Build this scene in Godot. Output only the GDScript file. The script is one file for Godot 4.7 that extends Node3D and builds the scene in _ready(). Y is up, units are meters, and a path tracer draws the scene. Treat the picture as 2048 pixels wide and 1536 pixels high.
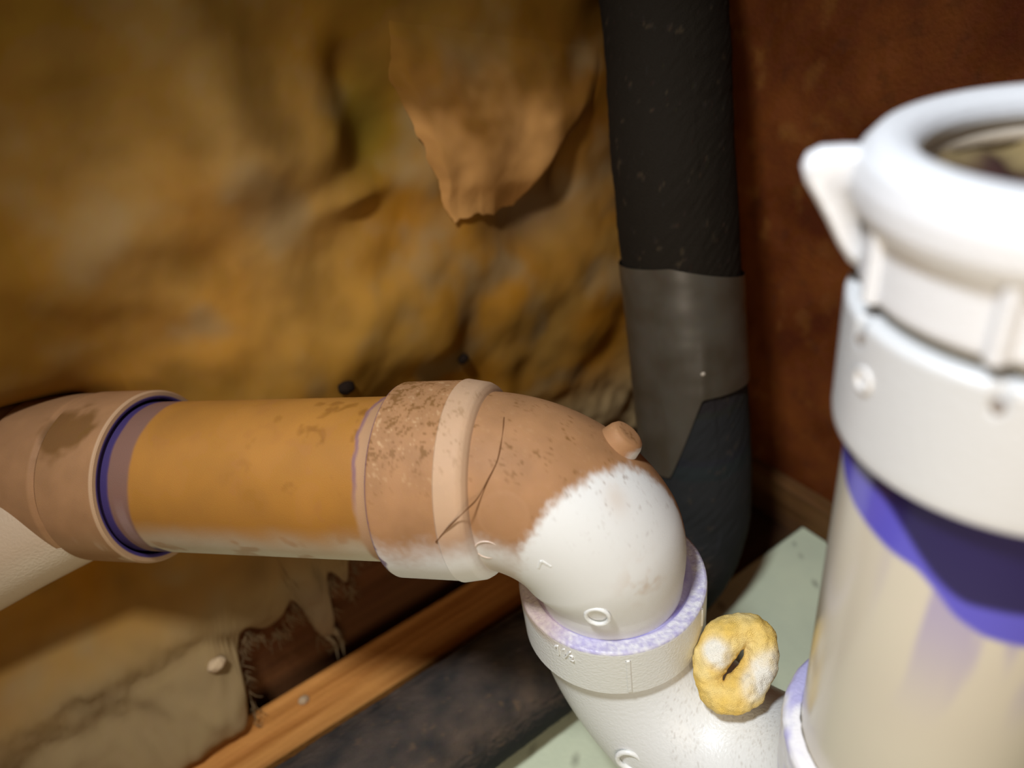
extends Node3D
# All shapes are authored in millimetres in one room frame: x along the back wall towards the corner,
# y up from the floor board, z out of the back wall. commit() turns them into metres.

const MM := 0.001
var n_lo := FastNoiseLite.new()
var n_mid := FastNoiseLite.new()
var n_hi := FastNoiseLite.new()
var used := {}
var M := {}


class Acc:
	var v := PackedVector3Array()
	var n := PackedVector3Array()
	var c := PackedColorArray()
	var i := PackedInt32Array()

	# a grid of nu x nv points; colf gets (point, normal)
	func grid(nu: int, nv: int, wrap: bool, posf: Callable, colf: Variant, flip := false) -> void:
		var P := PackedVector3Array()
		P.resize(nu * nv)
		for b in nv:
			for a in nu:
				P[b * nu + a] = posf.call(a, b)
		var base := v.size()
		for b in nv:
			for a in nu:
				var a0: int = (a - 1 + nu) % nu if wrap else maxi(a - 1, 0)
				var a1: int = (a + 1) % nu if wrap else mini(a + 1, nu - 1)
				var du := P[b * nu + a1] - P[b * nu + a0]
				var dv := P[mini(b + 1, nv - 1) * nu + a] - P[maxi(b - 1, 0) * nu + a]
				var nn := (du.normalized().cross(dv.normalized())).normalized() * (-1.0 if flip else 1.0)
				var p := P[b * nu + a]
				v.append(p)
				n.append(nn)
				c.append(colf if colf is Color else colf.call(p, nn))
		for b in nv - 1:
			for a in (nu if wrap else nu - 1):
				var q0 := base + b * nu + a
				var q1 := base + b * nu + (a + 1) % nu
				var q2 := q1 + nu
				var q3 := q0 + nu
				if flip:
					i.append_array([q0, q1, q2, q0, q2, q3])
				else:
					i.append_array([q0, q2, q1, q0, q3, q2])

	# profile: list of polylines of Vector2(radius, height along the frame's y); each polyline is smooth by itself
	func lathe(fr: Transform3D, prof: Array, seg: int, colf: Variant, step := 0.0, flip := false, bump: Variant = null) -> void:
		for line in prof:
			var pts := []
			for k in line.size() - 1:
				var cnt := 1 if step <= 0.0 else maxi(1, int(ceil((line[k + 1] - line[k]).length() / step)))
				for q in cnt:
					pts.append(line[k].lerp(line[k + 1], float(q) / cnt))
			pts.append(line[-1])
			grid(seg, pts.size(), true, func(a: int, b: int):
				var t: float = -TAU * a / seg
				var r: float = pts[b].x
				var h: float = pts[b].y
				if bump != null:
					r += bump.call(t, h)
				return fr * Vector3(r * cos(t), h, r * sin(t)), colf, flip)

	# tube along a path; rf(k, angle) gives the radius
	func sweep(path: PackedVector3Array, rf: Callable, seg: int, colf: Variant, up := Vector3.UP) -> void:
		var T := []
		var U := []
		var V := []
		var u := up
		for k in path.size():
			var t := (path[mini(k + 1, path.size() - 1)] - path[maxi(k - 1, 0)]).normalized()
			u = (u - t * u.dot(t)).normalized()
			T.append(t)
			U.append(u)
			V.append(t.cross(u))
		grid(seg, path.size(), true, func(a: int, b: int):
			var g: float = TAU * a / seg
			var r: float = rf.call(b, g)
			return path[b] + (U[b] * cos(g) + V[b] * sin(g)) * r, colf)

	func box(lo: Vector3, hi: Vector3, colf: Variant, bev := 0.6, fr := Transform3D()) -> void:
		var ctr := (lo + hi) / 2
		var h := (hi - lo) / 2
		for ax in 3:
			for s: float in [-1.0, 1.0]:
				var A := Vector3.ZERO
				A[ax] = s
				var B := Vector3.ZERO
				B[(ax + 1) % 3] = 1
				var C := Vector3.ZERO
				C[(ax + 2) % 3] = s
				var q := func(a: int, b: int):
					var p: Vector3 = A * h[ax] + B * (h[(ax + 1) % 3] - bev) * a + C * (h[(ax + 2) % 3] - bev) * b
					return fr * (ctr + p)
				grid(2, 2, false, func(a: int, b: int): return q.call(a * 2 - 1, b * 2 - 1), colf)
		if bev > 0.0:  # chamfers along the edges
			for ax in 3:
				var b1 := (ax + 1) % 3
				var b2 := (ax + 2) % 3
				for s1: float in [-1.0, 1.0]:
					for s2: float in [-1.0, 1.0]:
						grid(2, 2, false, func(a: int, b: int):
							var p := Vector3.ZERO
							p[ax] = (h[ax] - bev) * (a * 2 - 1)
							p[b1] = s1 * (h[b1] - (bev if b == 1 else 0.0))
							p[b2] = s2 * (h[b2] - (0.0 if b == 1 else bev))
							return fr * (ctr + p), colf, s1 * s2 < 0)

	func mesh(base: Vector3) -> ArrayMesh:
		var w := PackedVector3Array()
		w.resize(v.size())
		for k in v.size():
			w[k] = (v[k] - base) * MM
		var arr := []
		arr.resize(Mesh.ARRAY_MAX)
		arr[Mesh.ARRAY_VERTEX] = w
		arr[Mesh.ARRAY_NORMAL] = n
		arr[Mesh.ARRAY_COLOR] = c
		arr[Mesh.ARRAY_INDEX] = i
		var m := ArrayMesh.new()
		m.add_surface_from_arrays(Mesh.PRIMITIVE_TRIANGLES, arr)
		return m


func numbered(s: String) -> String:
	if not used.has(s):
		used[s] = 0
		return s
	used[s] += 1
	return "%s_%03d" % [s, used[s]]


func thing(called: String, label: String, category: String, base: Vector3, group := "") -> Node3D:
	var o := Node3D.new()
	o.name = numbered(called)
	add_child(o)
	o.position = base * MM
	o.set_meta("label", label)
	o.set_meta("category", category)
	o.set_meta("base", base)
	if group:
		o.set_meta("group", group)
	return o


func base_of(node: Node) -> Vector3:
	var b: Vector3 = node.get_meta("base") if node.has_meta("base") else Vector3.ZERO
	return b


func part(called: String, acc: Acc, mat: Material, parent: Node3D, label := "") -> MeshInstance3D:
	var o := MeshInstance3D.new()
	o.name = called
	var root: Node = parent
	while root != self and not root.has_meta("base"):
		root = root.get_parent()
	o.mesh = acc.mesh(base_of(root) if root != self else Vector3.ZERO)
	o.mesh.surface_set_material(0, mat)
	parent.add_child(o, true)
	if label:
		o.set_meta("label", label)
	return o


func struct(called: String, acc: Acc, mat: Material, label: String, category: String) -> MeshInstance3D:
	var o := part(called, acc, mat, self, label)
	o.set_meta("kind", "structure")
	o.set_meta("category", category)
	return o


func mat(rough: float, spec := 0.5) -> StandardMaterial3D:
	var m := StandardMaterial3D.new()
	m.vertex_color_use_as_albedo = true
	m.roughness = rough
	m.metallic_specular = spec
	return m


func relief(m: StandardMaterial3D, freq: float, cm: float, world_scale: float, octaves := 4) -> void:
	var t := NoiseTexture2D.new()
	t.width = 512
	t.height = 512
	t.seamless = true
	var f := FastNoiseLite.new()
	f.seed = 11
	f.frequency = freq
	f.fractal_octaves = octaves
	t.noise = f
	m.heightmap_enabled = true
	m.heightmap_texture = t
	m.heightmap_scale = cm
	m.uv1_triplanar = true
	m.uv1_world_triplanar = true
	m.uv1_scale = Vector3.ONE * world_scale


func ss(a: float, b: float, x: float) -> float:
	return smoothstep(a, b, x)


func N(f: FastNoiseLite, p: Vector3, s := 1.0) -> float:
	return f.get_noise_3dv(p * s)


func frame(o: Vector3, y: Vector3) -> Transform3D:
	y = y.normalized()
	var x := y.cross(Vector3(0.31, 0.2, 0.93)).normalized()
	return Transform3D(Basis(x, y, x.cross(y)), o)


func path_of(pts: Array, step: float) -> PackedVector3Array:
	var c := Curve3D.new()
	c.bake_interval = step
	for k in pts.size():
		var t: Vector3 = (pts[mini(k + 1, pts.size() - 1)] - pts[maxi(k - 1, 0)]) / 6.0
		c.add_point(pts[k], -t, t)
	var L := c.get_baked_length()
	var out := PackedVector3Array()
	var cnt := int(ceil(L / step))
	for k in cnt + 1:
		out.append(c.sample_baked(L * k / cnt, true))
	return out


# ------------------------------------------------------------------ where the pipework runs
var HUB := Vector3(-204.1, 150.4, 42.4)      # mouth of the upper elbow's socket
var DIR := Vector3(0.6823, 0.058, 0.7287)    # along the horizontal pipe, towards the elbow
var LOW := Vector3(-163.2, 113.7, 82.6)      # mouth of the trap's outlet socket
var STAND := Vector3(-142.2, 254.0, 165.6)   # top of the standpipe
var TB := 100.0                              # height at which the trap's bend begins

const PVC := Color(0.80, 0.80, 0.775)
const CREAM := Color(0.64, 0.59, 0.485)
const PURPLE := Color(0.022, 0.014, 0.075)  # primer colour with the adapter shadow painted in
const DUST := Color(0.365, 0.185, 0.082)
const YELLOW := Color(0.38, 0.165, 0.031)


func _ready() -> void:
	# ---------------------------------------------------------------- camera
	var cam := Camera3D.new()
	cam.name = "camera"
	add_child(cam)
	var bx := Vector3(0.82101, -0.12603, 0.55683)
	var by := Vector3(0.40054, 0.82217, -0.40448)
	var bz := Vector3(-0.40684, 0.55512, 0.72549)
	cam.transform = Transform3D(Basis(bx, by, bz).orthonormalized(), Vector3(-256.5, 290.0, 205.9) * MM)
	cam.fov = 54.84
	cam.near = 0.01
	cam.far = 20.0
	var at := CameraAttributesPhysical.new()
	at.frustum_focal_length = 23.125
	at.exposure_aperture = 6.1
	at.frustum_focus_distance = 0.212
	at.frustum_near = 0.01
	at.frustum_far = 20.0
	cam.attributes = at
	cam.current = true
	# ---------------------------------------------------------------- air, exposure, lights
	var we := WorldEnvironment.new()
	we.name = "environment"
	var env := Environment.new()
	env.background_mode = Environment.BG_COLOR
	env.background_color = Color.BLACK
	env.tonemap_mode = Environment.TONE_MAPPER_LINEAR
	env.tonemap_exposure = 1.0
	env.sdfgi_enabled = true
	env.ssao_enabled = true
	env.ssil_enabled = true
	we.environment = env
	add_child(we)
	var key := SpotLight3D.new()
	key.name = "work_light"
	add_child(key)
	key.look_at_from_position(Vector3(-330, 540, 150) * MM, Vector3(-140, 60, 75) * MM, Vector3.FORWARD)
	key.light_color = Color(0.95, 0.975, 1.0)
	key.light_energy = 0.20
	key.light_size = 0.028
	key.spot_range = 5.0
	key.spot_attenuation = 2.0
	key.spot_angle = 36.0
	key.spot_angle_attenuation = 1.0
	key.shadow_enabled = true
	var fill := OmniLight3D.new()
	fill.name = "fill_light"
	fill.position = Vector3(-290, 215, 262) * MM
	fill.light_color = Color(1.0, 0.93, 0.84)
	fill.light_energy = 0.020
	fill.light_size = 0.05
	fill.omni_range = 5.0
	fill.omni_attenuation = 2.0
	fill.shadow_enabled = true
	add_child(fill)

	n_lo.seed = 3
	n_lo.frequency = 0.012
	n_lo.fractal_octaves = 3
	n_mid.seed = 5
	n_mid.frequency = 0.07
	n_mid.fractal_octaves = 3
	n_hi.seed = 8
	n_hi.frequency = 0.45
	n_hi.fractal_octaves = 2
	M.pvc = mat(0.38)
	relief(M.pvc, 0.05, 0.012, 30.0)
	M.dusty = mat(0.6, 0.35)
	relief(M.dusty, 0.12, 0.008, 60.0)
	M.gloss = mat(0.2)
	M.foam = mat(0.85, 0.3)
	relief(M.foam, 0.12, 0.04, 28.0)
	M.tape = mat(0.36, 0.5)
	M.wool = mat(1.0, 0.1)
	M.wood = mat(0.75, 0.3)
	relief(M.wood, 0.06, 0.02, 12.0)
	M.paint = mat(0.55, 0.4)
	relief(M.paint, 0.06, 0.01, 14.0)
	M.puff = mat(0.7, 0.3)
	relief(M.puff, 0.1, 0.04, 60.0)
	M.dirt = mat(0.95, 0.1)

	build_room()
	build_insulation()
	build_pipework()
	build_foam_pipe()
	build_small_things()


# ------------------------------------------------------------------ setting
func plank_color(a: Color, b: Color, along: Vector3, fine: float) -> Callable:
	return func(p: Vector3, _n: Vector3) -> Color:
		var q := p - along * p.dot(along) * 0.96
		var t := 0.5 + 0.9 * N(n_mid, q, fine) + 0.35 * N(n_hi, q, fine)
		return a.lerp(b, clampf(t, 0, 1))


func build_room() -> void:
	# green painted floor board and the rough subfloor in the gap along the back wall
	var f := Acc.new()
	var green := func(p: Vector3, _n: Vector3) -> Color:
		var c := Color(0.72, 0.765, 0.545)
		c = c.lerp(Color(0.64, 0.69, 0.50), clampf(0.5 + N(n_lo, p, 1.5) + 0.5 * N(n_mid, p, 1.2), 0, 1))
		var sp := N(n_hi, p, 0.45)
		return c.lerp(Color(0.12, 0.11, 0.08), ss(0.5, 0.62, sp) * 0.6)
	f.grid(180, 110, false, func(a: int, b: int): return Vector3(-9.0 - 691.0 * pow(a / 179.0, 1.3), 0, 43.5 + 656.0 * pow(b / 109.0, 1.4)), green, false)
	f.box(Vector3(-700, -8, 42.5), Vector3(-8.2, -0.05, 700), Color(0.34, 0.37, 0.27), 0.6)
	struct("floor", f, M.paint, "pale grey-green painted floor board under the white trap", "floor")
	var sub := Acc.new()
	sub.grid(120, 30, false, func(a: int, b: int): return Vector3(20 - 740.0 * a / 119, -9.0, -110 + 180.0 * b / 29), plank_color(Color(0.03, 0.014, 0.006), Color(0.075, 0.036, 0.015), Vector3.RIGHT, 1.0))
	sub.box(Vector3(-720, -30, -130), Vector3(20, -9.3, 720), Color(0.08, 0.045, 0.02), 0.5)
	struct("trim_1", sub, M.wood, "dark brown subfloor showing in the gap beside the floor board", "subfloor")
	# bottom plank of the back wall
	var pl := Acc.new()
	var wood := plank_color(Color(0.42, 0.155, 0.032), Color(0.66, 0.29, 0.075), Vector3.RIGHT, 2.2)
	pl.grid(260, 40, false, func(a: int, b: int): return Vector3(-8 - 640.0 * a / 259, 19.0 + 0.35 * N(n_mid, Vector3(0, 0, b * 2.0)), -23 + 25.0 * b / 39), wood, false)
	pl.grid(260, 12, false, func(a: int, b: int): return Vector3(-8 - 640.0 * a / 259, 18.2 - 27.0 * b / 11, 2.8), wood, false)
	pl.grid(260, 3, false, func(a: int, b: int): return Vector3(-8 - 640.0 * a / 259, 19.0 - 0.4 * b, 2.0 + 0.4 * b), wood, false)
	pl.box(Vector3(-648, -9, -23), Vector3(-8, 18.6, 2.6), Color(0.2, 0.09, 0.03), 0.5)
	struct("baseboard_back", pl, M.wood, "orange-brown wooden bottom plate running under the insulation", "plank")
	var pr := Acc.new()
	var woodr := plank_color(Color(0.10, 0.045, 0.014), Color(0.19, 0.088, 0.03), Vector3.BACK, 1.6)
	pr.grid(160, 8, false, func(a: int, b: int): return Vector3(-8.0, 17.0 * b / 7, 3.0 + 300.0 * a / 159), woodr, false)
	pr.grid(160, 6, false, func(a: int, b: int): return Vector3(-7.6 + 8.0 * b / 5, 17.3, 3.0 + 300.0 * a / 159), woodr, false)
	pr.box(Vector3(-7.8, -9, 3), Vector3(0.5, 17.0, 700), Color(0.14, 0.066, 0.026), 0.3)
	struct("baseboard_right", pr, M.wood, "brown wooden strip at the foot of the red-brown wall", "baseboard")
	# red-brown panel behind the gap, under the insulation
	var bk := Acc.new()
	bk.grid(200, 40, false, func(a: int, b: int): return Vector3(-140 - 140.0 * a / 199, -9.0 + 67.0 * b / 39, -42.0), plank_color(Color(0.13, 0.05, 0.018), Color(0.24, 0.095, 0.034), Vector3.RIGHT, 0.9), true)
	bk.box(Vector3(-280, -9, -52), Vector3(-138, 58, -42.3), Color(0.12, 0.05, 0.02), 0.5)
	struct("trim_2", bk, M.wood, "red-brown backing board behind the bottom plate", "board")
	# corner stud
	var st := Acc.new()
	st.box(Vector3(-37, -9, -112), Vector3(-1, 640, -74), plank_color(Color(0.05, 0.02, 0.007), Color(0.11, 0.045, 0.015), Vector3.UP, 1.0), 1.5)
	struct("trim_3", st, M.wood, "dark brown corner stud behind the black insulated pipe", "stud")
	# walls, ceiling: boxes with thickness
	var plywood := func(p: Vector3, _n: Vector3) -> Color:
		var q := Vector3(p.x, p.y * 0.8, p.z)
		var t := 0.5 + 0.55 * N(n_mid, q, 0.4) + 0.6 * N(n_lo, q, 2.0) + 0.15 * N(n_hi, q, 0.5)
		var c := Color(0.10, 0.021, 0.0045).lerp(Color(0.225, 0.062, 0.013), clampf(t, 0, 1))
		var fl := ss(0.2, 0.5, N(n_mid, q + Vector3(70, 0, 0), 0.7)) * ss(60, -10, p.z)
		c = c.lerp(Color(0.32, 0.13, 0.03), fl * 0.5)
		return c.lerp(Color(0.07, 0.025, 0.01), ss(0.3, 0.5, N(n_mid, q + Vector3(0, 50, 0), 1.1)) * 0.35)
	var wr := Acc.new()
	wr.grid(170, 220, false, func(a: int, b: int): return Vector3(0.2, -9.0 + 400.0 * b / 219, -90 + 330.0 * a / 169), plywood, true)
	wr.box(Vector3(0.3, -30, -130), Vector3(20, 660, 720), Color(0.09, 0.034, 0.012), 0.0)
	struct("wall_right", wr, M.wood, "dark red-brown panel wall behind the standpipe", "wall")
	var wb := Acc.new()
	wb.box(Vector3(-720, -30, -130), Vector3(20, 660, -112), Color(0.13, 0.06, 0.02), 0.0)
	struct("wall_back", wb, M.wood, "dark wooden back wall behind the insulation", "wall")
	var wl := Acc.new()
	wl.box(Vector3(-720, -30, -130), Vector3(-700, 660, 720), Color(0.22, 0.12, 0.05), 0.0)
	struct("wall_left", wl, M.wood, "brown wooden side wall", "wall")
	var wf := Acc.new()
	wf.box(Vector3(-720, -30, 700), Vector3(20, 660, 720), Color(0.22, 0.12, 0.05), 0.0)
	struct("wall_front", wf, M.wood, "brown wooden front wall", "wall")
	var ce := Acc.new()
	ce.box(Vector3(-720, 640, -130), Vector3(20, 660, 720), Color(0.22, 0.12, 0.05), 0.0)
	struct("ceiling", ce, M.wood, "brown wooden underside above the pipes", "ceiling")


# ------------------------------------------------------------------ insulation
func g2(x: float, y: float, cx: float, cy: float, rx: float, ry: float) -> float:
	return exp(-(pow((x - cx) / rx, 2) + pow((y - cy) / ry, 2)))


func wool_z(x: float, y: float) -> float:
	var p := Vector3(x, y, 0)
	var z := -46.0 + 9.0 * N(n_lo, p, 0.9) + 1.2 * N(n_mid, p, 0.35) + 0.12 * N(n_mid, p, 2.0)
	z += 10.0 * g2(x, y, -205, 250, 16, 60)                       # bright vertical roll
	z -= 12.0 * g2(x, y, -157, 226, 13, 17)                       # dark hollow
	z -= 5.0 * g2(x, y, -160, 246, 6, 10)
	z += 4.0 * g2(x, y, -170, 226, 8, 12)                         # small flap beside the hollow
	z += 5.0 * g2(x, y, -166 + (y - 207) * 0.2, 206, 15, 5)      # lip under the hollow
	z -= 9.0 * g2(x, y, -92, 172, 20, 13)                        # grey hollow under the torn flap
	z -= 7.0 * g2(x, y, -74, 186, 6, 12)
	z += 3.5 * N(n_mid, p, 0.6) * ss(95, 55, y)
	z += 16.0 * g2(x, y, -180, 150, 60, 30)                       # belly over the pipe
	z += 30.0 * ss(85, 15, y) * ss(-240, -285, x)                 # spills over the plank at the left
	# hollow round the pipe where it goes in
	var t := (x - HUB.x) / DIR.x
	var axis := HUB + DIR * t
	var w := exp(-pow((y - axis.y) / 28.0, 4))
	z = lerpf(z, minf(z, axis.z - 26.0), w)
	# the branch that leaves to the lower left
	var w2 := exp(-pow((y - (118.0 + (x + 300.0) * 0.2)) / 30.0, 4)) * ss(-262, -285, x)
	z = lerpf(z, minf(z, -60.0), w2)
	# in front of the backing board at the bottom
	if x < -138.0:
		z = lerpf(z, maxf(z, -31.0 + 2.0 * N(n_mid, p, 1.0)), ss(84, 64, y))
	return z


func wool_bottom(x: float) -> float:
	var r := 5.0 * N(n_mid, Vector3(x, 7, 3), 0.8) + 2.5 * N(n_mid, Vector3(x, 31, 9), 2.4)
	var y := lerpf(lerpf(50.0, 60.0, ss(-250, -200, x)), 16.0, ss(-165, -140, x)) + 0.7 * r
	y -= 38.0 * exp(-pow((x + 234.0) / 6.0, 4)) + 13.0 * exp(-pow((x + 219.0) / 3.0, 2)) + 14.0 * exp(-pow((x + 199.0) / 2.5, 2)) + 10.0 * exp(-pow((x + 254.0) / 7.0, 2))
	return lerpf(y, 11.0 + 0.3 * r, ss(-262, -280, x))


func wool_color(p: Vector3, _n: Vector3) -> Color:
	var warm := Color(0.40, 0.19, 0.028)
	var pale := Color(0.40, 0.24, 0.082)
	var c := warm.lerp(pale, clampf(0.5 + 1.3 * N(n_lo, p + Vector3(300, 0, 0), 1.4), 0, 1))
	# greyer, cleaner wool in places; light falloff painted darker towards the top and the far left
	c = c.lerp(Color(0.44, 0.315, 0.17), g2(p.x, p.y, -203, 250, 20, 60) * 0.85)
	c = c.lerp(Color(0.42, 0.295, 0.155), g2(p.x, p.y, -245, 235, 20, 45) * 0.7)
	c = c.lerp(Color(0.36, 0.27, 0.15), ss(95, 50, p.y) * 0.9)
	c = c.lerp(Color(0.17, 0.115, 0.012), g2(p.x, p.y, -156, 226, 13, 17) * 0.8)  # shade of the hollows painted in, here and on the next line
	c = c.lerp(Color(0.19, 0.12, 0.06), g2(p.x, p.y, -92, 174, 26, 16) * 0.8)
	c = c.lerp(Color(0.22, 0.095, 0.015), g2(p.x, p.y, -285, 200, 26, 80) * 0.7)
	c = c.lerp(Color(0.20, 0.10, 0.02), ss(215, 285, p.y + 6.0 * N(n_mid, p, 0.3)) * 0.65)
	c = c.lerp(Color(0.17, 0.07, 0.016), ss(-115, -60, p.x + 0.25 * (250 - p.y)) * ss(150, 215, p.y) * 0.8)
	c = c.lerp(Color(0.50, 0.30, 0.09), g2(p.x, p.y, -172, 162, 55, 24) * 0.6)  # brighter light above the pipe, painted into the wool
	c = c * Color(0.90, 0.755, 0.47) * (1.0 + 0.12 * N(n_mid, p, 0.7))
	# cloudy greyer wisps of loose fibre
	var cl := 0.8 * N(n_lo, p + Vector3(80, 500, 0), 2.0) + 0.25 * N(n_mid, p + Vector3(0, 0, 90), 0.4)
	c = c.lerp(Color(0.31, 0.21, 0.10), ss(0.0, 0.5, cl) * 0.65)
	c = c.lerp(Color(0.17, 0.085, 0.018), ss(0.0, 0.55, -cl) * 0.5)
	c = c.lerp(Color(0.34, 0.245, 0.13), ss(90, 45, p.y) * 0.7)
	c = c.lerp(Color(0.10, 0.05, 0.009), ss(200, 280, p.y) * 0.8)  # falloff of the light towards the top, painted in
	c = c.lerp(Color(0.17, 0.08, 0.012), g2(p.x, p.y, -288, 205, 34, 80) * 0.85)  # same painted falloff at the far left
	c = c.lerp(Color(0.15, 0.10, 0.012), g2(p.x, p.y, -156, 226, 12, 17) * 0.75)  # hollows again, their shade painted darker
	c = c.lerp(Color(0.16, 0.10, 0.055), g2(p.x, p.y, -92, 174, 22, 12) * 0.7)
	c = c.lerp(Color(0.38, 0.29, 0.18), g2(p.x, p.y, -234, 34, 8, 24) * 0.7)
	c.a = 1.0
	return c


func build_insulation() -> void:
	var t := thing("insulation_batt", "dirty yellow-brown fibreglass insulation filling the back wall above the bottom plate", "insulation", Vector3(-220, 19, -46))
	var w := Acc.new()
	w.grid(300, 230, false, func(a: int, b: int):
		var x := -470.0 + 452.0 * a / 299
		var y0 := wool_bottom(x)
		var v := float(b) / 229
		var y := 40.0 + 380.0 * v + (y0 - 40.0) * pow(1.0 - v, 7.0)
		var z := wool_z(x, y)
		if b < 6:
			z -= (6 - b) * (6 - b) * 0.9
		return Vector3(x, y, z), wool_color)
	w.grid(40, 2, false, func(a: int, b: int): return Vector3(-470.0 + 452.0 * a / 39, 30 + 390 * b, -111.0), Color(0.4, 0.25, 0.1), true)
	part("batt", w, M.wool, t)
	# torn old piece hanging over the hollow: outline (x, y) from its top to its tip
	var flap := Acc.new()
	flap.grid(60, 60, false, func(a: int, b: int):
		var v := b / 59.0
		var l := Vector2(-154, 285).lerp(Vector2(-132, 184), v)
		var r := Vector2(-33, 246).lerp(Vector2(-99, 180), v) + Vector2(10, 0) * sin(v * PI) * 0.4
		l.x += 2.5 * N(n_mid, Vector3(v * 60, 0, 0), 1.5)
		var q := l.lerp(r, a / 59.0)
		q.y += 3.5 * N(n_mid, Vector3(q.x, 3, 0), 1.2) * v
		var e: float = 4.0 * (a / 59.0) * (1 - a / 59.0)
		var rim := minf(e * 4.0, (1.0 - v) * 7.0)
		var z := wool_z(q.x, q.y) + lerpf(-2.2, 4.5, ss(0.0, 0.75, v)) + 2.5 * minf(rim, 1.0) - 2.0
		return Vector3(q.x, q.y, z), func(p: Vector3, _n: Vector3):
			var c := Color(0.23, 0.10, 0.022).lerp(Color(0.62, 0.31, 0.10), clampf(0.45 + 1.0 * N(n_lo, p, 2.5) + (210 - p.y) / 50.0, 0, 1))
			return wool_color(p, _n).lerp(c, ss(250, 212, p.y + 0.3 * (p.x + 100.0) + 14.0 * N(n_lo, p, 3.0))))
	part("torn_flap", flap, M.wool, t, "orange-brown torn flap of old insulation")
	# wisps that hang over the backing board
	var k := 0
	for q in [[-233, 32, -36, 18, 7.0], [-236, 28, -36, 14, 6.0]]:
		var a := Acc.new()
		var pts := path_of([Vector3(q[0] - 2, q[1] + 18, q[2] - 16), Vector3(q[0], q[1], q[2]), Vector3(q[0] + 2.5, q[1] - q[3] * 0.5, q[2] + 4), Vector3(q[0] + 1, q[1] - q[3], q[2] + 8)], 0.8)
		var cnt := pts.size()
		var wid: float = q[4]
		a.sweep(pts, func(b: int, g: float):
			var s: float = float(b) / cnt
			return maxf(0.15, wid * (0.55 - 0.42 * s) * sqrt(maxf(0.0, 1.0 - s * s)) * (1.0 + 0.5 * N(n_mid, Vector3(b * 0.7, g * 3, k * 9), 2.0))), 20, Color(0.40, 0.31, 0.19))
		part("fibre_tuft", a, M.wool, t)
		k += 1
	# fine glass fibres over the surface
	var rng := RandomNumberGenerator.new()
	rng.seed = 4
	var fib := Acc.new()
	for j in 420:
		var x := rng.randf_range(-276, -150)
		var y := wool_bottom(x) + rng.randf_range(-1.0, 5.0)
		var l := rng.randf_range(3, 8)
		var p0 := Vector3(x, y + 2.0, wool_z(x, y + 3.0) + 0.2)
		var e := p0 + Vector3(rng.randf_range(-2.5, 3.5), -l, rng.randf_range(-1.5, 2.0))
		e.y = maxf(e.y, 19.2)
		fib.sweep(path_of([p0, (p0 + e) / 2 + Vector3(rng.randf_range(-1, 1), 0, 0.8), e], l / 4.0), func(_b: int, _g: float): return 0.16, 3, Color(0.30, 0.21, 0.11) * rng.randf_range(0.7, 1.3))
	var fm := part("glass_fibre", fib, M.wool, t)
	fm.set_meta("kind", "stuff")


# ------------------------------------------------------------------ white pipework
func dusty(p: Vector3, n: Vector3, clean: Color, amount := 1.0, speck := 0.0) -> Color:
	var k := ss(-0.30, 0.22, n.y + 0.16 * N(n_mid, p, 0.6) + 0.05 * N(n_hi, p)) * amount
	var c := clean.lerp(DUST * (1.0 + 0.16 * N(n_mid, p, 1.2)), clampf(k, 0, 1))
	if speck > 0.0:
		var m := N(n_hi, p, 1.5) * 0.6 + N(n_mid, p, 2.6) * 0.7
		var up := ss(0.25, 0.95, n.y + 0.25 * N(n_mid, p, 0.8))
		c = c.lerp(Color(0.17, 0.075, 0.018), ss(0.34 - 0.32 * up * speck, 0.62 - 0.3 * up * speck, m) * 0.75 * up)
		c = c.lerp(Color(0.62, 0.40, 0.21), ss(0.35, 0.6, -m) * 0.5 * up * minf(1.0, speck * 1.5))
	c.a = 1.0
	return c


func elbow_color(p: Vector3, n: Vector3) -> Color:
	# most of the outer bend has been wiped clean
	var wob := 1.6 * N(n_mid, p, 1.1) + 1.3 * N(n_hi, p, 0.9)
	var r := (p - Vector3(-175, 140, 104)).length() + wob
	var clean := 1.0 - ss(25.4, 29.6, r)
	clean = maxf(clean, ss(134, 128, p.y))
	var c := dusty(p, n, PVC, 1.0 - clean * 0.97, 0.12)
	c = c.lerp(Color(0.47, 0.32, 0.21), 0.55 * (1.0 - clean) * ss(0.1, -0.5, n.y))  # shade of the underside painted in as a tan tint
	# brown smears left on the wiped part
	var sm := g2((p - Vector3(-170, 136, 104)).length(), 0, 0, 0, 5.5, 1) * ss(-0.1, 0.35, N(n_mid, p, 2.0))
	c = c.lerp(Color(0.60, 0.47, 0.36), sm * 0.8)
	var sm2 := exp(-pow(((p - Vector3(-170, 155, 95)) * Vector3(1, 0.5, 1)).length() / 3.0, 2))
	c = c.lerp(Color(0.62, 0.48, 0.36), sm2 * 0.6)
	# ring-shaped mark of an old drop
	var dr := (p - Vector3(-196.5, 160.5, 84.0)).length()
	c = c.lerp(Color(0.40, 0.21, 0.10), (ss(7.0, 6.2, dr) * 0.35 + exp(-pow((dr - 6.3) / 0.5, 2)) * 0.3) * (1.0 - clean))
	# parting line
	return c


func hub_color(p: Vector3, n: Vector3) -> Color:
	var s := (p - HUB).dot(DIR)
	var c := dusty(p, n, Color(0.76, 0.74, 0.72), 1.0, 1.0 - 0.5 * ss(8, 22, s))
	var drip := 0.9 + 2.2 * maxf(0.0, N(n_mid, p, 2.2)) * ss(0.9, -0.4, n.y)
	c = c.lerp(Color(0.13, 0.07, 0.15), ss(drip, drip - 0.7, s) * 0.85)
	var d := (p - Vector3(-215.5, 131.5, 54)).length()
	c = c.lerp(Color(0.16, 0.11, 0.2), ss(3.4, 2.6, d + N(n_hi, p)) * 0.6)
	return c


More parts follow.
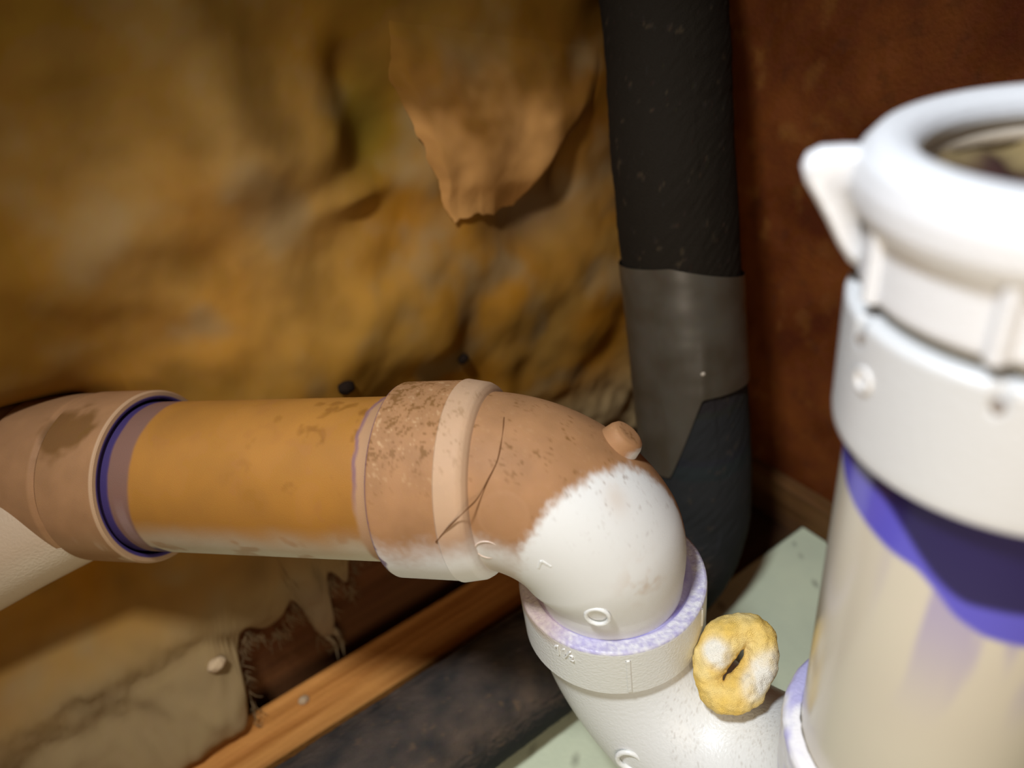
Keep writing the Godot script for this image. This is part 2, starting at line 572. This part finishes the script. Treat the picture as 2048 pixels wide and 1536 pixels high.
func build_pipework() -> void:
	var t := thing("drain_pipework", "white plastic drain pipework with purple primer at its joints, from standpipe to wall", "pipe", Vector3(-152, 32, 124))
	# ---- horizontal pipe
	var fr := frame(HUB, DIR)
	var pipe := Acc.new()
	pipe.lathe(fr, [[Vector2(24.15, -108), Vector2(24.15, 4)]], 220, func(p: Vector3, n: Vector3) -> Color:
		var s := (p - HUB).dot(DIR)
		var c := YELLOW * (1.0 + 0.18 * N(n_mid, p, 0.5))
		c = Color(0.66, 0.60, 0.47).lerp(c, ss(-0.55, 0.15, n.y + 0.12 * N(n_mid, p, 0.5)))
		var st := ss(0.22, 0.5, N(n_mid, p, 1.5)) * ss(0.25, 0.8, n.y)
		c = c.lerp(Color(0.22, 0.085, 0.012), st * 0.7 * ss(-60, -6, s))
		c = c.lerp(Color(0.36, 0.15, 0.035), ss(0.25, 0.45, N(n_mid, p + Vector3(9, 9, 9), 0.9)) * 0.4)
		# faded primer at both ends
		var e := -s - 1.0 * N(n_mid, p, 1.2)
		var faded := ss(6.2, 4.6, e)
		c = c.lerp(Color(0.42, 0.24, 0.13), faded * 0.9)
		c = c.lerp(Color(0.17, 0.085, 0.13), ss(0.8, 0.2, absf(e - 5.2)) * ss(0.2, 0.75, n.y) * 0.7)
		c = c.lerp(Color(0.06, 0.03, 0.08), ss(1.4, 0.2, e) * 0.9)
		var q := s + 88.0
		var edge := 8.6 + 2.2 * n.y + 0.8 * N(n_mid, p, 0.6)
		c = c.lerp(Color(0.20, 0.105, 0.085), ss(edge, edge - 1.3, q) * 0.92)
		c = c.lerp(Color(0.045, 0.028, 0.12), ss(2.6, 1.7, q + 0.3 * N(n_mid, p, 1.0)) * 0.95)
		c = c.lerp(Color(0.33, 0.21, 0.18), ss(2.4, 1.0, absf(q - 5.5)) * ss(-0.7, -0.2, n.y) * ss(0.5, 0.1, n.y) * 0.6)
		c = c.lerp(Color(0.05, 0.03, 0.11), ss(2.2, 0.8, (Vector2(q - 8.2, (n.y + 0.55) * 12.0)).length() * 0.8) * 0.9)
		c.a = 1.0
		return c, 0.5)
	part("pipe", pipe, M.dusty, t, "horizontal yellowed plastic pipe")
	# ---- upper elbow: socket, chamfered shoulder, body that bends down into the trap
	var elbow := Acc.new()
	elbow.lathe(fr, [
		[Vector2(24.4, 14), Vector2(24.4, 0.6)],
		[Vector2(24.4, 0.6), Vector2(25.0, 0.0), Vector2(27.4, 0.0)],
		[Vector2(27.4, 0.0), Vector2(28.0, 0.35), Vector2(28.3, 1.0), Vector2(28.35, 19.2)]], 300, hub_color, 0.45)
	part("socket", elbow, M.dusty, t, "dusty brown-speckled socket of the elbow")
	var sh := Acc.new()
	var lip := func(p: Vector3, n: Vector3) -> Color:
		var c := dusty(p, n, Color(0.80, 0.78, 0.75), 0.9, 0.4)
		return c.lerp(Color(0.70, 0.47, 0.28), 0.35 * ss(0.0, 0.4, n.y))  # lit tone of the chamfer painted into the colour
	sh.lathe(fr, [[Vector2(28.35, 19.2), Vector2(28.7, 19.6)], [Vector2(28.7, 19.6), Vector2(27.7, 25.2), Vector2(27.0, 26.4), Vector2(25.8, 27.2), Vector2(24.6, 27.6)]], 240, lip, 0.6)
	part("shoulder_ring", sh, M.dusty, t, "paler chamfered ring where the socket meets the bend")
	var corner := HUB + DIR * 57.2
	corner.y += 0.3
	var down := Vector3.DOWN
	var ang := acos(DIR.dot(down))
	var tl := 33.0 * tan(ang / 2)
	var s0 := corner - DIR * tl
	var nr := (down - DIR * DIR.dot(down)).normalized()
	var cc := s0 + nr * 33.0
	var path := PackedVector3Array()
	for k in 8:
		path.append((HUB + DIR * 18.0).lerp(s0, k / 8.0))
	for k in 121:
		var a := ang * k / 120
		path.append(cc - nr * 33.0 * cos(a) + DIR * 33.0 * sin(a))
	var endp := path[-1]
	for k in 34:
		path.append(endp.lerp(Vector3(LOW.x, 94, LOW.z), (k + 1) / 34.0))
	var body := Acc.new()
	body.sweep(path, func(b: int, _g: float):
		return 24.8 - 3.2 * ss(96, 138, b), 300, elbow_color)
	var el := part("elbow_bend", body, M.dusty, t, "elbow with a white wiped patch among brown dust")
	# gate nub on the outer side of the bend
	var nub := Acc.new()
	nub.lathe(frame(Vector3(-157.7, 160.6, 82.4), Vector3(0.55, 0.74, 0.38)), [[Vector2(6.4, -1), Vector2(5.4, 3.6), Vector2(4.7, 4.9), Vector2(3.4, 5.5), Vector2(0.02, 5.6)]], 40, func(p: Vector3, n: Vector3): return dusty(p, n, PVC, 1.0, 0.2), 0.7)
	part("moulded_nub", nub, M.dusty, el)
	# raised ring and tiny marks on the white side
	ring_mark(el, Vector3(-182.6, 127.2, 100.9), Vector3(-182.6, 127.2, 100.9) - Vector3(LOW.x, 127.2, LOW.z), 3.1, 0.62, PVC)
	ring_mark(el, Vector3(-201.2, 149.9, 81.4), Vector3(-201.2, 149.9, 81.4) - (HUB + DIR * 29.0), 3.3, 0.22, Color(0.66, 0.52, 0.42))
	var mk := Acc.new()
	for s: float in [-1.0, 1.0]:
		mk.box(Vector3(-1.6, -0.25, -0.4), Vector3(1.6, 0.25, 0.4), PVC, 0.15, Transform3D(Basis(frame(Vector3.ZERO, Vector3(-0.7, -0.05, 0.7)).basis), Vector3(-191.6, 146.4, 91.9)) * Transform3D(Basis(Vector3.UP, 0.6 * s), Vector3(0, 0, s * 0.9)))
	part("moulded_mark", mk, M.pvc, el)
	# ---- trap: outlet socket, bend, inlet socket
	var trapc := func(p: Vector3, n: Vector3) -> Color:
		var c := Color(0.75, 0.75, 0.73)
		var g := ss(0.2, 0.6, N(n_hi, p, 2.6)) * ss(0.2, 0.7, n.y) * ss(0.0, 0.4, N(n_lo, p, 4.0) + 0.2)
		return c.lerp(Color(0.42, 0.38, 0.33), g * 0.5)
	var lowc := func(p: Vector3, n: Vector3) -> Color:
		var c := PVC
		var r := Vector2(p.x - LOW.x, p.z - LOW.z).length()
		if p.y > LOW.y - 0.9 and n.y > 0.3:
			c = Color(0.45, 0.42, 0.60).lerp(Color(0.72, 0.71, 0.75), clampf(0.5 + N(n_hi, p, 1.2), 0, 1))
			c = c.lerp(Color(0.36, 0.31, 0.66), ss(0.0, 0.35, N(n_mid, p, 1.4)) * 0.3 + ss(24.6, 23.4, r) * 0.6)
		if r < 23.75:
			c = Color(0.30, 0.26, 0.60).lerp(Color(0.50, 0.47, 0.70), clampf(0.5 + N(n_mid, p, 1.4), 0, 1))
		c = c.lerp(Color(0.50, 0.32, 0.19), ss(-0.35, -0.85, (p - LOW).normalized().dot(Vector3(0.8, 0, 0.6))) * 0.6 * ss(108, 112, p.y))  # shadow of the elbow arm painted brown on this side of the rim
		return c
	var lf := Transform3D(Basis(), LOW)
	var os := Acc.new()
	os.lathe(lf, [
		[Vector2(21.0, 0.2), Vector2(22.2, -0.5), Vector2(23.3, -0.6), Vector2(23.7, -0.3)],
		[Vector2(23.7, -0.3), Vector2(24.0, 0.0), Vector2(27.6, 0.0)],
		[Vector2(27.6, 0.0), Vector2(28.2, -0.4), Vector2(28.4, -1.0), Vector2(28.3, -18.4)],
		[Vector2(28.3, -18.4), Vector2(27.7, -19.3), Vector2(26.6, -20.4), Vector2(25.4, -22.5)]], 260, lowc, 0.6, true)
	var lo := part("outlet_socket", os, M.pvc, t, "white trap socket with a lilac rim and raised size mark")
	var rd := Vector3(-0.62, 0, 0.78).normalized()
	for q in [[Vector3(-0.52, 0, 0.85), 3.0, 17.5, 0.75], [Vector3(0.42, 0, 0.91), 1.0, 9.0, 0.35]]:
		var rib := Acc.new()
		rd = q[0].normalized()
		rib.box(Vector3(-q[3], -q[2], -0.8), Vector3(q[3], -q[1], 0.45), PVC, 0.3, Transform3D(Basis(Vector3.UP.cross(rd), Vector3.UP, rd), LOW + rd * 28.3))
		part("raised_rib", rib, M.pvc, lo)
	text_on(lo, "1½", 5.2, Vector3(-0.93, 0, 0.36).normalized(), 28.3, LOW, -4.4)
	# bend: both legs and the return between them
	var u := (Vector3(STAND.x, 0, STAND.z) - Vector3(LOW.x, 0, LOW.z))
	var half := u.length() / 2
	u = u.normalized()
	var mid := Vector3((STAND.x + LOW.x) / 2, TB, (STAND.z + LOW.z) / 2)
	var bp := PackedVector3Array()
	for k in 10:
		bp.append(Vector3(LOW.x, lerpf(LOW.y - 16, TB, k / 10.0), LOW.z))
	for k in 141:
		var a := PI * k / 140
		bp.append(mid - u * half * cos(a) + Vector3.DOWN * half * sin(a))
	for k in 10:
		bp.append(Vector3(STAND.x, lerpf(TB, LOW.y - 16, (k + 1) / 10.0), STAND.z))
	var bend := Acc.new()
	bend.sweep(bp, func(_b: int, _g: float): return 25.4, 240, trapc, Vector3.RIGHT)
	var tb := part("trap_bend", bend, M.pvc, t, "white return bend of the trap with dark specks")
	ring_mark(tb, Vector3(-182.2, 68.4, 109.6), Vector3(-0.7, 0.1, 0.6), 3.6, 0.8, PVC)
	var isk := Acc.new()
	var inc := func(p: Vector3, n: Vector3) -> Color:
		var c := Color(0.82, 0.81, 0.84)
		if p.y > LOW.y - 2.0:
			c = c.lerp(Color(0.23, 0.20, 0.62), ss(-0.1, 0.35, N(n_mid, p, 1.1) + 0.1) * 0.6)
		else:
			c = c.lerp(Color(0.45, 0.42, 0.75), ss(0.05, 0.4, N(n_mid, p, 1.4)) * 0.4)
		return c
	isk.lathe(Transform3D(Basis(), Vector3(STAND.x, LOW.y, STAND.z)), [
		[Vector2(24.3, -6), Vector2(24.3, 0.4), Vector2(26.2, 0.5), Vector2(27.6, 0.0), Vector2(28.3, -1.0), Vector2(28.4, -3.0), Vector2(28.3, -18.4)],
		[Vector2(28.3, -18.4), Vector2(27.7, -19.3), Vector2(25.2, -21.5)]], 220, inc, 0.6, true, func(a: float, h: float): return 0.25 * N(n_hi, Vector3(a * 20, h, 0), 0.7))
	part("inlet_socket", isk, M.pvc, t, "trap socket smeared with purple primer around the standpipe")
	# ---- standpipe with primer band
	var sp := Acc.new()
	var base := Vector3(STAND.x, 0, STAND.z)
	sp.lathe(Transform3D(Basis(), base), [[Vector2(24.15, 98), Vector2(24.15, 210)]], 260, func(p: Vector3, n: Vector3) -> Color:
		var c := CREAM.lerp(Color(0.61, 0.555, 0.46), clampf(0.5 + N(n_mid, p, 0.25), 0, 1))
		var az := n.dot(Vector3(-0.33, 0, -0.94))   # 1 on the wall side, 0 facing the camera
		var low := 190.5 + 8.0 * az * az * az - 9.0 * ss(0.3, -0.25, az) + 0.8 * N(n_mid, p, 0.8)
		var band := ss(low - 0.5, low + 0.5, p.y)
		c = c.lerp(Color(0.10, 0.085, 0.56), band * 0.97)
		var shade_edge := lerpf(188.0, 201.0, ss(-0.1, 0.62, az)) + 0.6 * N(n_mid, p, 0.6)  # edge of the adapter shadow, painted as a darker upper zone
		c = c.lerp(PURPLE, ss(shade_edge - 0.8, shade_edge + 0.8, p.y) * 0.97)
		# runs of thinned primer below the band
		var run := ss(0.1, 0.45, N(n_mid, Vector3(p.x * 1.5, p.y * 0.16, p.z * 1.5), 1.0) + 0.1) * ss(150, 190, p.y) * ss(0.55, 0.2, az) * (1.0 - band)
		c = c.lerp(Color(0.30, 0.25, 0.50), run * 0.7)
		c = c.lerp(Color(0.38, 0.29, 0.13), g2(p.y, az, 148, 0.93, 12, 0.05) * 0.8)
		c = c.lerp(Color(0.27, 0.24, 0.62), ss(0.955, 0.985, az) * ss(0.0, 0.3, N(n_mid, p, 0.5)) * 0.5)
		return c, 0.5)
	part("standpipe", sp, M.gloss, t, "cream vertical standpipe with a purple primer band, its upper zone painted dark as shadow")
	# ---- trap adapter
	var ad := Acc.new()
	var adc := func(p: Vector3, n: Vector3) -> Color:
		var c := Color(0.64, 0.65, 0.655)
		if p.y < 207.5:
			c = c.lerp(Color(0.35, 0.30, 0.72), ss(207.4, 206.3, p.y) * 0.7)
		elif p.y > 230.7:
			c = Color(0.20, 0.17, 0.11)  # thread recess: dirt with the shade of the gap painted in
		return c
	ad.lathe(Transform3D(Basis(), base), [
		[Vector2(24.2, 208), Vector2(24.2, 206.6), Vector2(25.0, 206.1), Vector2(26.2, 206.1), Vector2(26.9, 206.8), Vector2(27.1, 208.4), Vector2(27.4, 229.4)],
		[Vector2(27.4, 229.4), Vector2(27.2, 230.2), Vector2(26.6, 230.6)],
		[Vector2(26.6, 230.6), Vector2(24.6, 230.6), Vector2(24.2, 230.2)],
		[Vector2(24.3, 230.2), Vector2(24.0, 233.4), Vector2(19.6, 233.6)]], 260, adc, 0.8, false, func(a: float, h: float):
			# two small notches in the top edge
			var w := 0.0
			for az: float in [-2.6, -3.42]:
				w += exp(-pow(angle_difference(a, az) * 27.0 / 0.7, 4))
			return -1.3 * w * ss(226.0, 227.0, h) if h > 224 and h < 231 else 0.0)
	var adp := part("trap_adapter", ad, M.pvc, t, "white adapter collar above the purple band")
	var nd := Acc.new()
	for az: float in [-2.6, -3.42]:
		var o := Vector3(cos(az), 0, sin(az))
		nd.lathe(frame(base + o * 27.0 + Vector3.UP * 227.2, o), [[Vector2(0.9, 0), Vector2(0.7, 0.45), Vector2(0.02, 0.6)]], 14, Color(0.24, 0.19, 0.15))
	part("dirt_speck", nd, M.dirt, adp)
	var om := Vector3(-0.905, 0, -0.425).normalized()
	ring_mark(adp, base + om * 27.3 + Vector3.UP * 221.5, om, 1.7, 0.5, Color(0.72, 0.70, 0.68))
	# ---- slip nut
	var nut := Acc.new()
	var nutc := func(_p: Vector3, _n: Vector3): return Color(0.755, 0.755, 0.77)
	nut.lathe(Transform3D(Basis(), base), [
		[Vector2(23.0, 233.0), Vector2(25.6, 233.0)],
		[Vector2(25.6, 233.0), Vector2(26.1, 233.8), Vector2(26.2, 242.0), Vector2(26.6, 243.4), Vector2(27.9, 244.6), Vector2(28.6, 246.6), Vector2(28.7, 249.4), Vector2(28.0, 252.2), Vector2(26.4, 254.0), Vector2(24.2, 254.5), Vector2(22.2, 254.1), Vector2(20.8, 253.0), Vector2(20.2, 251.6)],
		[Vector2(20.2, 251.6), Vector2(20.2, 250.4)],
		[Vector2(20.2, 250.4), Vector2(21.0, 249.8), Vector2(21.0, 248.8)],
		[Vector2(21.0, 248.8), Vector2(20.3, 248.2), Vector2(20.3, 247.0)],
		[Vector2(20.3, 247.0), Vector2(21.2, 246.4), Vector2(21.2, 233.2)]], 240, func(p: Vector3, n: Vector3):
			var c := Color(0.755, 0.755, 0.77)
			var r := Vector2(p.x - STAND.x, p.z - STAND.z).length()
			if r < 21.5 and p.y < 252:
				c = c.lerp(Color(0.48, 0.36, 0.22), ss(252, 247, p.y) * 0.85)
			return c, 0.6)
	var nn := part("slip_nut", nut, M.pvc, t, "white winged slip nut on top of the standpipe")
	for k in 8:
		var az := -2.57 + k * TAU / 8
		var o := Vector3(cos(az), 0, sin(az))
		var rb := Acc.new()
		rb.box(Vector3(-1.3, 232.6, -1.2), Vector3(1.3, 246.0, 1.9), Color(0.755, 0.755, 0.77), 0.7, Transform3D(Basis(Vector3.UP.cross(o), Vector3.UP, o), base + o * 25.6))
		part("grip_rib", rb, M.pvc, nn)
	for az: float in [-2.15, -2.15 + PI]:
		var o := Vector3(cos(az), 0, sin(az))
		var sd := Vector3.UP.cross(o)
		var wg := Acc.new()
		# wing: rounded tab, wide at the top and tapering to the body below
		var outl := []
		for q in [[24.5, 252.4], [30.0, 252.6], [33.4, 252.4], [35.2, 251.4], [35.8, 249.8], [35.2, 247.6], [33.6, 245.0], [31.4, 241.2], [29.4, 237.4], [27.4, 234.4], [24.5, 232.5]]:
			outl.append(Vector2(q[0], q[1]))
		wg.grid(outl.size(), 9, false, func(a: int, b: int):
			var s := -1.0 + b / 4.0
			var sh2 := sqrt(maxf(0.0, 1.0 - s * s))
			var ctr := Vector2(27.5, 245.5)
			var q: Vector2 = ctr + (outl[a] - ctr) * (0.80 + 0.20 * sh2)
			return base + o * q.x + Vector3.UP * q.y + sd * s * 2.6, nutc, true)
		for s: float in [-1.0, 1.0]:
			wg.grid(outl.size(), 2, false, func(a: int, b: int):
				var ctr := Vector2(27.5, 245.5)
				var q: Vector2 = ctr + (outl[a] - ctr) * 0.80 * b
				return base + o * q.x + Vector3.UP * q.y + sd * s * 2.6, nutc, s < 0)
		part("wing", wg, M.pvc, nn)
	var mud := Acc.new()
	mud.grid(60, 30, true, func(a: int, b: int):
		var r := 21.0 * (1.0 - b / 29.5) + 0.01
		var g := -TAU * a / 60
		return base + Vector3(r * cos(g), 244.5 + 2.6 * N(n_mid, Vector3(r * cos(g), r * sin(g), 0), 1.3) + 2.0 * r / 21.0, r * sin(g)), func(p: Vector3, _n: Vector3):
			return Color(0.055, 0.03, 0.024).lerp(Color(0.24, 0.18, 0.085), clampf(0.5 + 1.4 * N(n_mid, p, 1.1), 0, 1)))
	part("sludge", mud, M.dirt, nn, "brown dirt caked inside the nut")
	# ---- fitting at the wall end
	var wc := func(p: Vector3, n: Vector3) -> Color:
		var s := (p - HUB).dot(DIR) + 88.0
		var c := dusty(p, n, Color(0.42, 0.235, 0.11), 0.95, 0.0)
		if s > -0.9:
			c = Color(0.48, 0.30, 0.17)
			if (p - (HUB + DIR * (p - HUB).dot(DIR))).length() < 26.3:
				c = Color(0.07, 0.045, 0.17)
		elif s > -17.0 and (p - (HUB + DIR * (p - HUB).dot(DIR))).length() < 26.0:
			c = Color(0.07, 0.045, 0.17)
		var d := (p - Vector3(-281.0, 169.5, -28.0)).length()
		c = c.lerp(Color(0.64, 0.47, 0.31), ss(0.3, 0.5, N(n_mid, Vector3(p.x, p.y * 0.3, p.z), 1.8)) * ss(0.1, -0.4, n.y) * 0.6)
		c = c.lerp(Color(0.16, 0.07, 0.015), ss(11.0, 6.0, d + 6.0 * N(n_mid, p, 1.2)) * 0.8)
		return c
	var wf := Acc.new()
	var wfr := frame(HUB - DIR * 88.1, DIR)
	wf.lathe(wfr, [
		[Vector2(24.9, -16), Vector2(25.1, -0.4)],
		[Vector2(25.1, -0.4), Vector2(25.5, 0), Vector2(27.4, 0)],
		[Vector2(27.4, 0), Vector2(28.0, -0.5), Vector2(28.0, -21)],
		[Vector2(28.0, -21), Vector2(27.2, -22), Vector2(26.6, -23)],
		[Vector2(26.6, -23), Vector2(27.6, -24.5), Vector2(27.6, -44)],
		[Vector2(27.6, -44), Vector2(27.0, -46), Vector2(25.4, -90)]], 240, wc, 0.6, true)
	var tee := part("wall_fitting", wf, M.dusty, t, "dusty tan fitting at the wall end with a purple socket mouth")
	var br := Acc.new()
	var b0 := HUB - DIR * 112.0 + Vector3(0, -4, 0)
	br.sweep(path_of([b0, b0 + Vector3(-30, -5, -5), b0 + Vector3(-60, -12, -11), b0 + Vector3(-170, -36, -32)], 1.2), func(_b: int, _g: float): return 21.0, 120, func(p: Vector3, n: Vector3): return dusty(p, n, Color(0.70, 0.56, 0.40), 0.35, 0.0))
	part("branch", br, M.pvc, tee, "paler branch pipe leaving the wall fitting")


func ring_mark(parent: Node3D, at: Vector3, axis: Vector3, r: float, w: float, c: Color) -> void:
	var a := Acc.new()
	var f := frame(at, axis)
	a.grid(40, 12, true, func(i: int, j: int):
		var t := TAU * i / 40
		var g := -TAU * j / 11
		return f * Vector3((r + w * cos(g)) * cos(t), w * sin(g), (r + w * cos(g)) * sin(t)), c)
	part("moulded_ring", a, M.pvc, parent)


func text_on(parent: Node3D, s: String, h: float, o: Vector3, r: float, ctr: Vector3, y: float) -> void:
	var tm := TextMesh.new()
	var fnt := SystemFont.new()
	fnt.font_names = PackedStringArray(["Droid Sans"])
	tm.font = fnt
	tm.text = s
	tm.font_size = 32
	tm.pixel_size = h * MM / 32.0
	tm.depth = 0.9 * MM
	var m := StandardMaterial3D.new()
	m.albedo_color = Color(0.92, 0.92, 0.91)
	m.roughness = 0.4
	tm.material = m
	var i := MeshInstance3D.new()
	i.name = "raised_size_mark"
	i.mesh = tm
	var root: Node = parent
	while not root.has_meta("base"):
		root = root.get_parent()
	i.transform = Transform3D(Basis(Vector3.UP.cross(o), Vector3.UP, o), (ctr + o * r + Vector3.UP * y - base_of(root)) * MM)
	parent.add_child(i, true)


# ------------------------------------------------------------------ black foam pipe
func build_foam_pipe() -> void:
	var t := thing("insulated_pipe", "black foam-insulated pipe with grey duct tape, standing in the corner and turning along the floor", "pipe", Vector3(-80, 0, 37))
	var r0 := 22.8
	var pts := path_of([Vector3(-33, 330, -48), Vector3(-40, 290, -30), Vector3(-46, 245, -15), Vector3(-54, 214, -4), Vector3(-62, 183, 7), Vector3(-70, 114, 23), Vector3(-76, 75, 33), Vector3(-81, 48, 37.5), Vector3(-92, 30, 38), Vector3(-112, 22.5, 37), Vector3(-150, 21.5, 36), Vector3(-240, 21.5, 36), Vector3(-430, 21.5, 36)], 1.2)
	var cnt := pts.size()
	var foam := Acc.new()
	foam.sweep(pts, func(b: int, g: float):
		var p: Vector3 = pts[b]
		var r := r0 + 0.5 * N(n_mid, p + Vector3(g * 6, 0, 0), 0.6) + 0.25 * N(n_hi, p + Vector3(0, g * 22, 0), 0.8)
		if p.x < -108:
			r -= 0.9
			var lip: float = angle_difference(g, 2.2)
			r -= 3.2 * exp(-pow(lip / 0.045, 2)) * ss(-108, -122, p.x)
			r += 0.9 * exp(-pow((lip - 0.16) / 0.1, 2))
		return r, 200, func(p: Vector3, n: Vector3) -> Color:
			var c := Color(0.024, 0.025, 0.026)
			c = c.lerp(Color(0.014, 0.009, 0.005), ss(70, 170, p.y) * 0.9)
			var d := ss(0.0, 0.5, n.y) * ss(60, 30, p.y)
			c = c.lerp(Color(0.115, 0.082, 0.062), d * (0.6 + 0.8 * N(n_mid, p, 0.9)))
			c = c.lerp(Color(0.16, 0.10, 0.055), ss(0.42, 0.6, N(n_mid, p, 2.6)) * (0.15 + 0.4 * d))
			return c)
	part("foam_sleeve", foam, M.foam, t)
	# tape: a full turn whose lower edge runs down in a tail on the left
	var ys := []
	for k in cnt:
		if pts[k].y < 162.5 and pts[k].y > 68 and pts[k].x > -100:
			ys.append(k)
	var k0: int = ys[0]
	var fr := frame(Vector3.ZERO, (pts[k0 + 40] - pts[k0]).normalized())
	var tape := Acc.new()
	tape.grid(160, 70, true, func(a: int, b: int):
		var g := -TAU * a / 160
		var o := fr.basis * Vector3(cos(g), 0, sin(g))
		var side := o.dot(Vector3(0.80, 0, 0.6).normalized())     # 1 on the right as one faces the corner
		var endy := 112.0 if side > 0.05 else lerpf(112.0, 80.0, clampf((0.05 - side) / 0.6, 0, 1))
		var topy := 160.5 - 7.5 * side
		var y := lerpf(topy, endy, b / 69.0)
		var kk := k0
		while kk < cnt - 1 and pts[kk].y > y:
			kk += 1
		var kp := maxi(kk - 1, 0)
		var f := clampf((pts[kp].y - y) / maxf(1e-3, pts[kp].y - pts[kk].y), 0, 1)
		var ctr := pts[kp].lerp(pts[kk], f)
		var wr := 0.5 * exp(-pow((side - 0.12 - 0.05 * sin(y * 0.1)) / 0.10, 2)) * ss(150, 120, y)
		return ctr + o * (r0 + 1.0 + wr + 0.3 * N(n_mid, Vector3(g * 9, y, 0), 0.7)), func(p: Vector3, _n: Vector3):
			return Color(0.058, 0.045, 0.030).lerp(Color(0.078, 0.065, 0.048), clampf(0.5 + N(n_mid, p, 0.7), 0, 1)))
	part("duct_tape", tape, M.tape, t, "dull grey duct tape wrap with a tapering tail")


# ------------------------------------------------------------------ small things
func lump(c: Vector3, r: Vector3, col: Color, seed_: float, rough := 0.3) -> Acc:
	var a := Acc.new()
	a.grid(20, 12, true, func(i: int, j: int):
		var t := TAU * i / 20
		var f := PI * (j / 11.0) * 0.998 + 0.003
		var d := Vector3(sin(f) * cos(t), cos(f), sin(f) * sin(t))
		return c + d * r * (1.0 + rough * N(n_mid, d * 12.0 + Vector3(seed_, 0, 0))), col)
	return a


func build_small_things() -> void:
	# puffed cereal ring on the trap
	var ctr := Vector3(-149.0, 97.5, 119.4)
	var t := thing("cereal_ring", "yellow puffed cereal ring with white glints painted on lying on the white trap bend", "cereal", ctr - Vector3(0, 8, 0))
	var ax := Vector3(-0.42, 0.82, 0.38).normalized()
	var long := Vector3(0.74, 0.63, -0.04)
	long = (long - ax * long.dot(ax)).normalized()
	var wide := ax.cross(long)
	var ring := Acc.new()
	ring.grid(120, 64, true, func(i: int, j: int):
		var a := TAU * i / 120
		var g := -TAU * j / 63
		var rr := 4.9 * (1.0 + 0.10 * sin(a * 2 + 0.6) + 0.07 * sin(a * 3 + 2.0))
		var cp := wide * cos(a) * 6.3 + long * sin(a) * 10.0 + ax * (1.2 * sin(a + 0.8))
		var dirr := (wide * cos(a) / 6.0 + long * sin(a) / 9.0).normalized()
		var q := cp + dirr * rr * cos(g) + ax * rr * sin(g) * 0.92
		var nn := (dirr * cos(g) + ax * sin(g))
		q += nn * (1.0 * N(n_mid, q + Vector3(40, 0, 0), 1.5) + 0.35 * N(n_hi, q, 0.8))
		return ctr + q, func(p: Vector3, _n: Vector3):
			var c := Color(0.84, 0.57, 0.14).lerp(Color(0.88, 0.68, 0.28), clampf(0.5 + N(n_mid, p, 1.5), 0, 1))
			var q: Vector3 = p - ctr
			var w1 := exp(-pow(((q - (-wide * 7.5 + long * 1.0 + ax * 3)) - long * 0.45 * (q - (-wide * 7.5 + long * 1.0 + ax * 3)).dot(long)).length() / 4.2, 4))
			var w2 := exp(-pow((q - (wide * 5.5 - long * 1.0 + ax * 4)).length() / 4.2, 4))
			c = c.lerp(Color(0.88, 0.84, 0.74), clampf((w1 + w2) * (1.0 + N(n_mid, p, 2.0)), 0, 1))  # overexposed glints painted as white patches
			return c)
	part("ring", ring, M.puff, t)
	# hair lying across the elbow
	var h := Acc.new()
	var hp := []
	for q in [[-183.2, 176.0, 68.3], [-186.8, 174.6, 72.6], [-191.5, 171.6, 76.7], [-196.0, 168.2, 78.1], [-200.2, 165.6, 79.2], [-204.3, 164.5, 79.8], [-207.0, 161.9, 78.5], [-209.6, 159.0, 77.0], [-212.1, 155.3, 75.3]]:
		hp.append(Vector3(q[0], q[1], q[2]))
	h.sweep(path_of(hp, 0.5), func(b: int, _g: float): return 0.17 + 0.05 * sin(b * 0.4), 6, Color(0.15, 0.07, 0.03))
	var hair := thing("hair_strand", "thin dark hair lying curved across the dusty elbow", "hair", Vector3(-196, 167, 77))
	part("strand", h, M.dirt, hair)
	# specks
	var spots := [
		[Vector3(-194.5, 141.0, 0), 3.2, Color(0.022, 0.014, 0.008), "dark_pellet", "larger dark pellet on the insulation above the yellowed pipe", "pellet"],
		[Vector3(-140.0, 125.2, 0), 2.6, Color(0.022, 0.014, 0.008), "dark_pellet", "smaller dark pellet on the insulation above the elbow", "pellet"],
		[Vector3(-277.7, 52.0, 0), 3.4, Color(0.62, 0.45, 0.27), "pale_crumb", "pale round crumb at the ragged lower edge of the insulation", "crumb"],
		[Vector3(-255.0, 20.0, -14.0), 2.2, Color(0.50, 0.36, 0.22), "pale_crumb", "small pale crumb on the wooden bottom plate", "crumb"],
	]
	spots.append([Vector3(-81.1, 128.0, 40.9), 1.1, Color(0.45, 0.38, 0.30), "pale_speck", "tiny pale speck stuck on the grey duct tape", "speck"])
	for s in spots:
		var p: Vector3 = s[0]
		if p.z == 0.0:
			p.z = wool_z(p.x, p.y) + s[1] * 0.4
		var o := thing(s[3], s[4], s[5], p)
		part("lump", lump(p, Vector3(s[1], s[1] * 0.8, s[1] * 0.8), s[2], p.x), M.dirt, o)
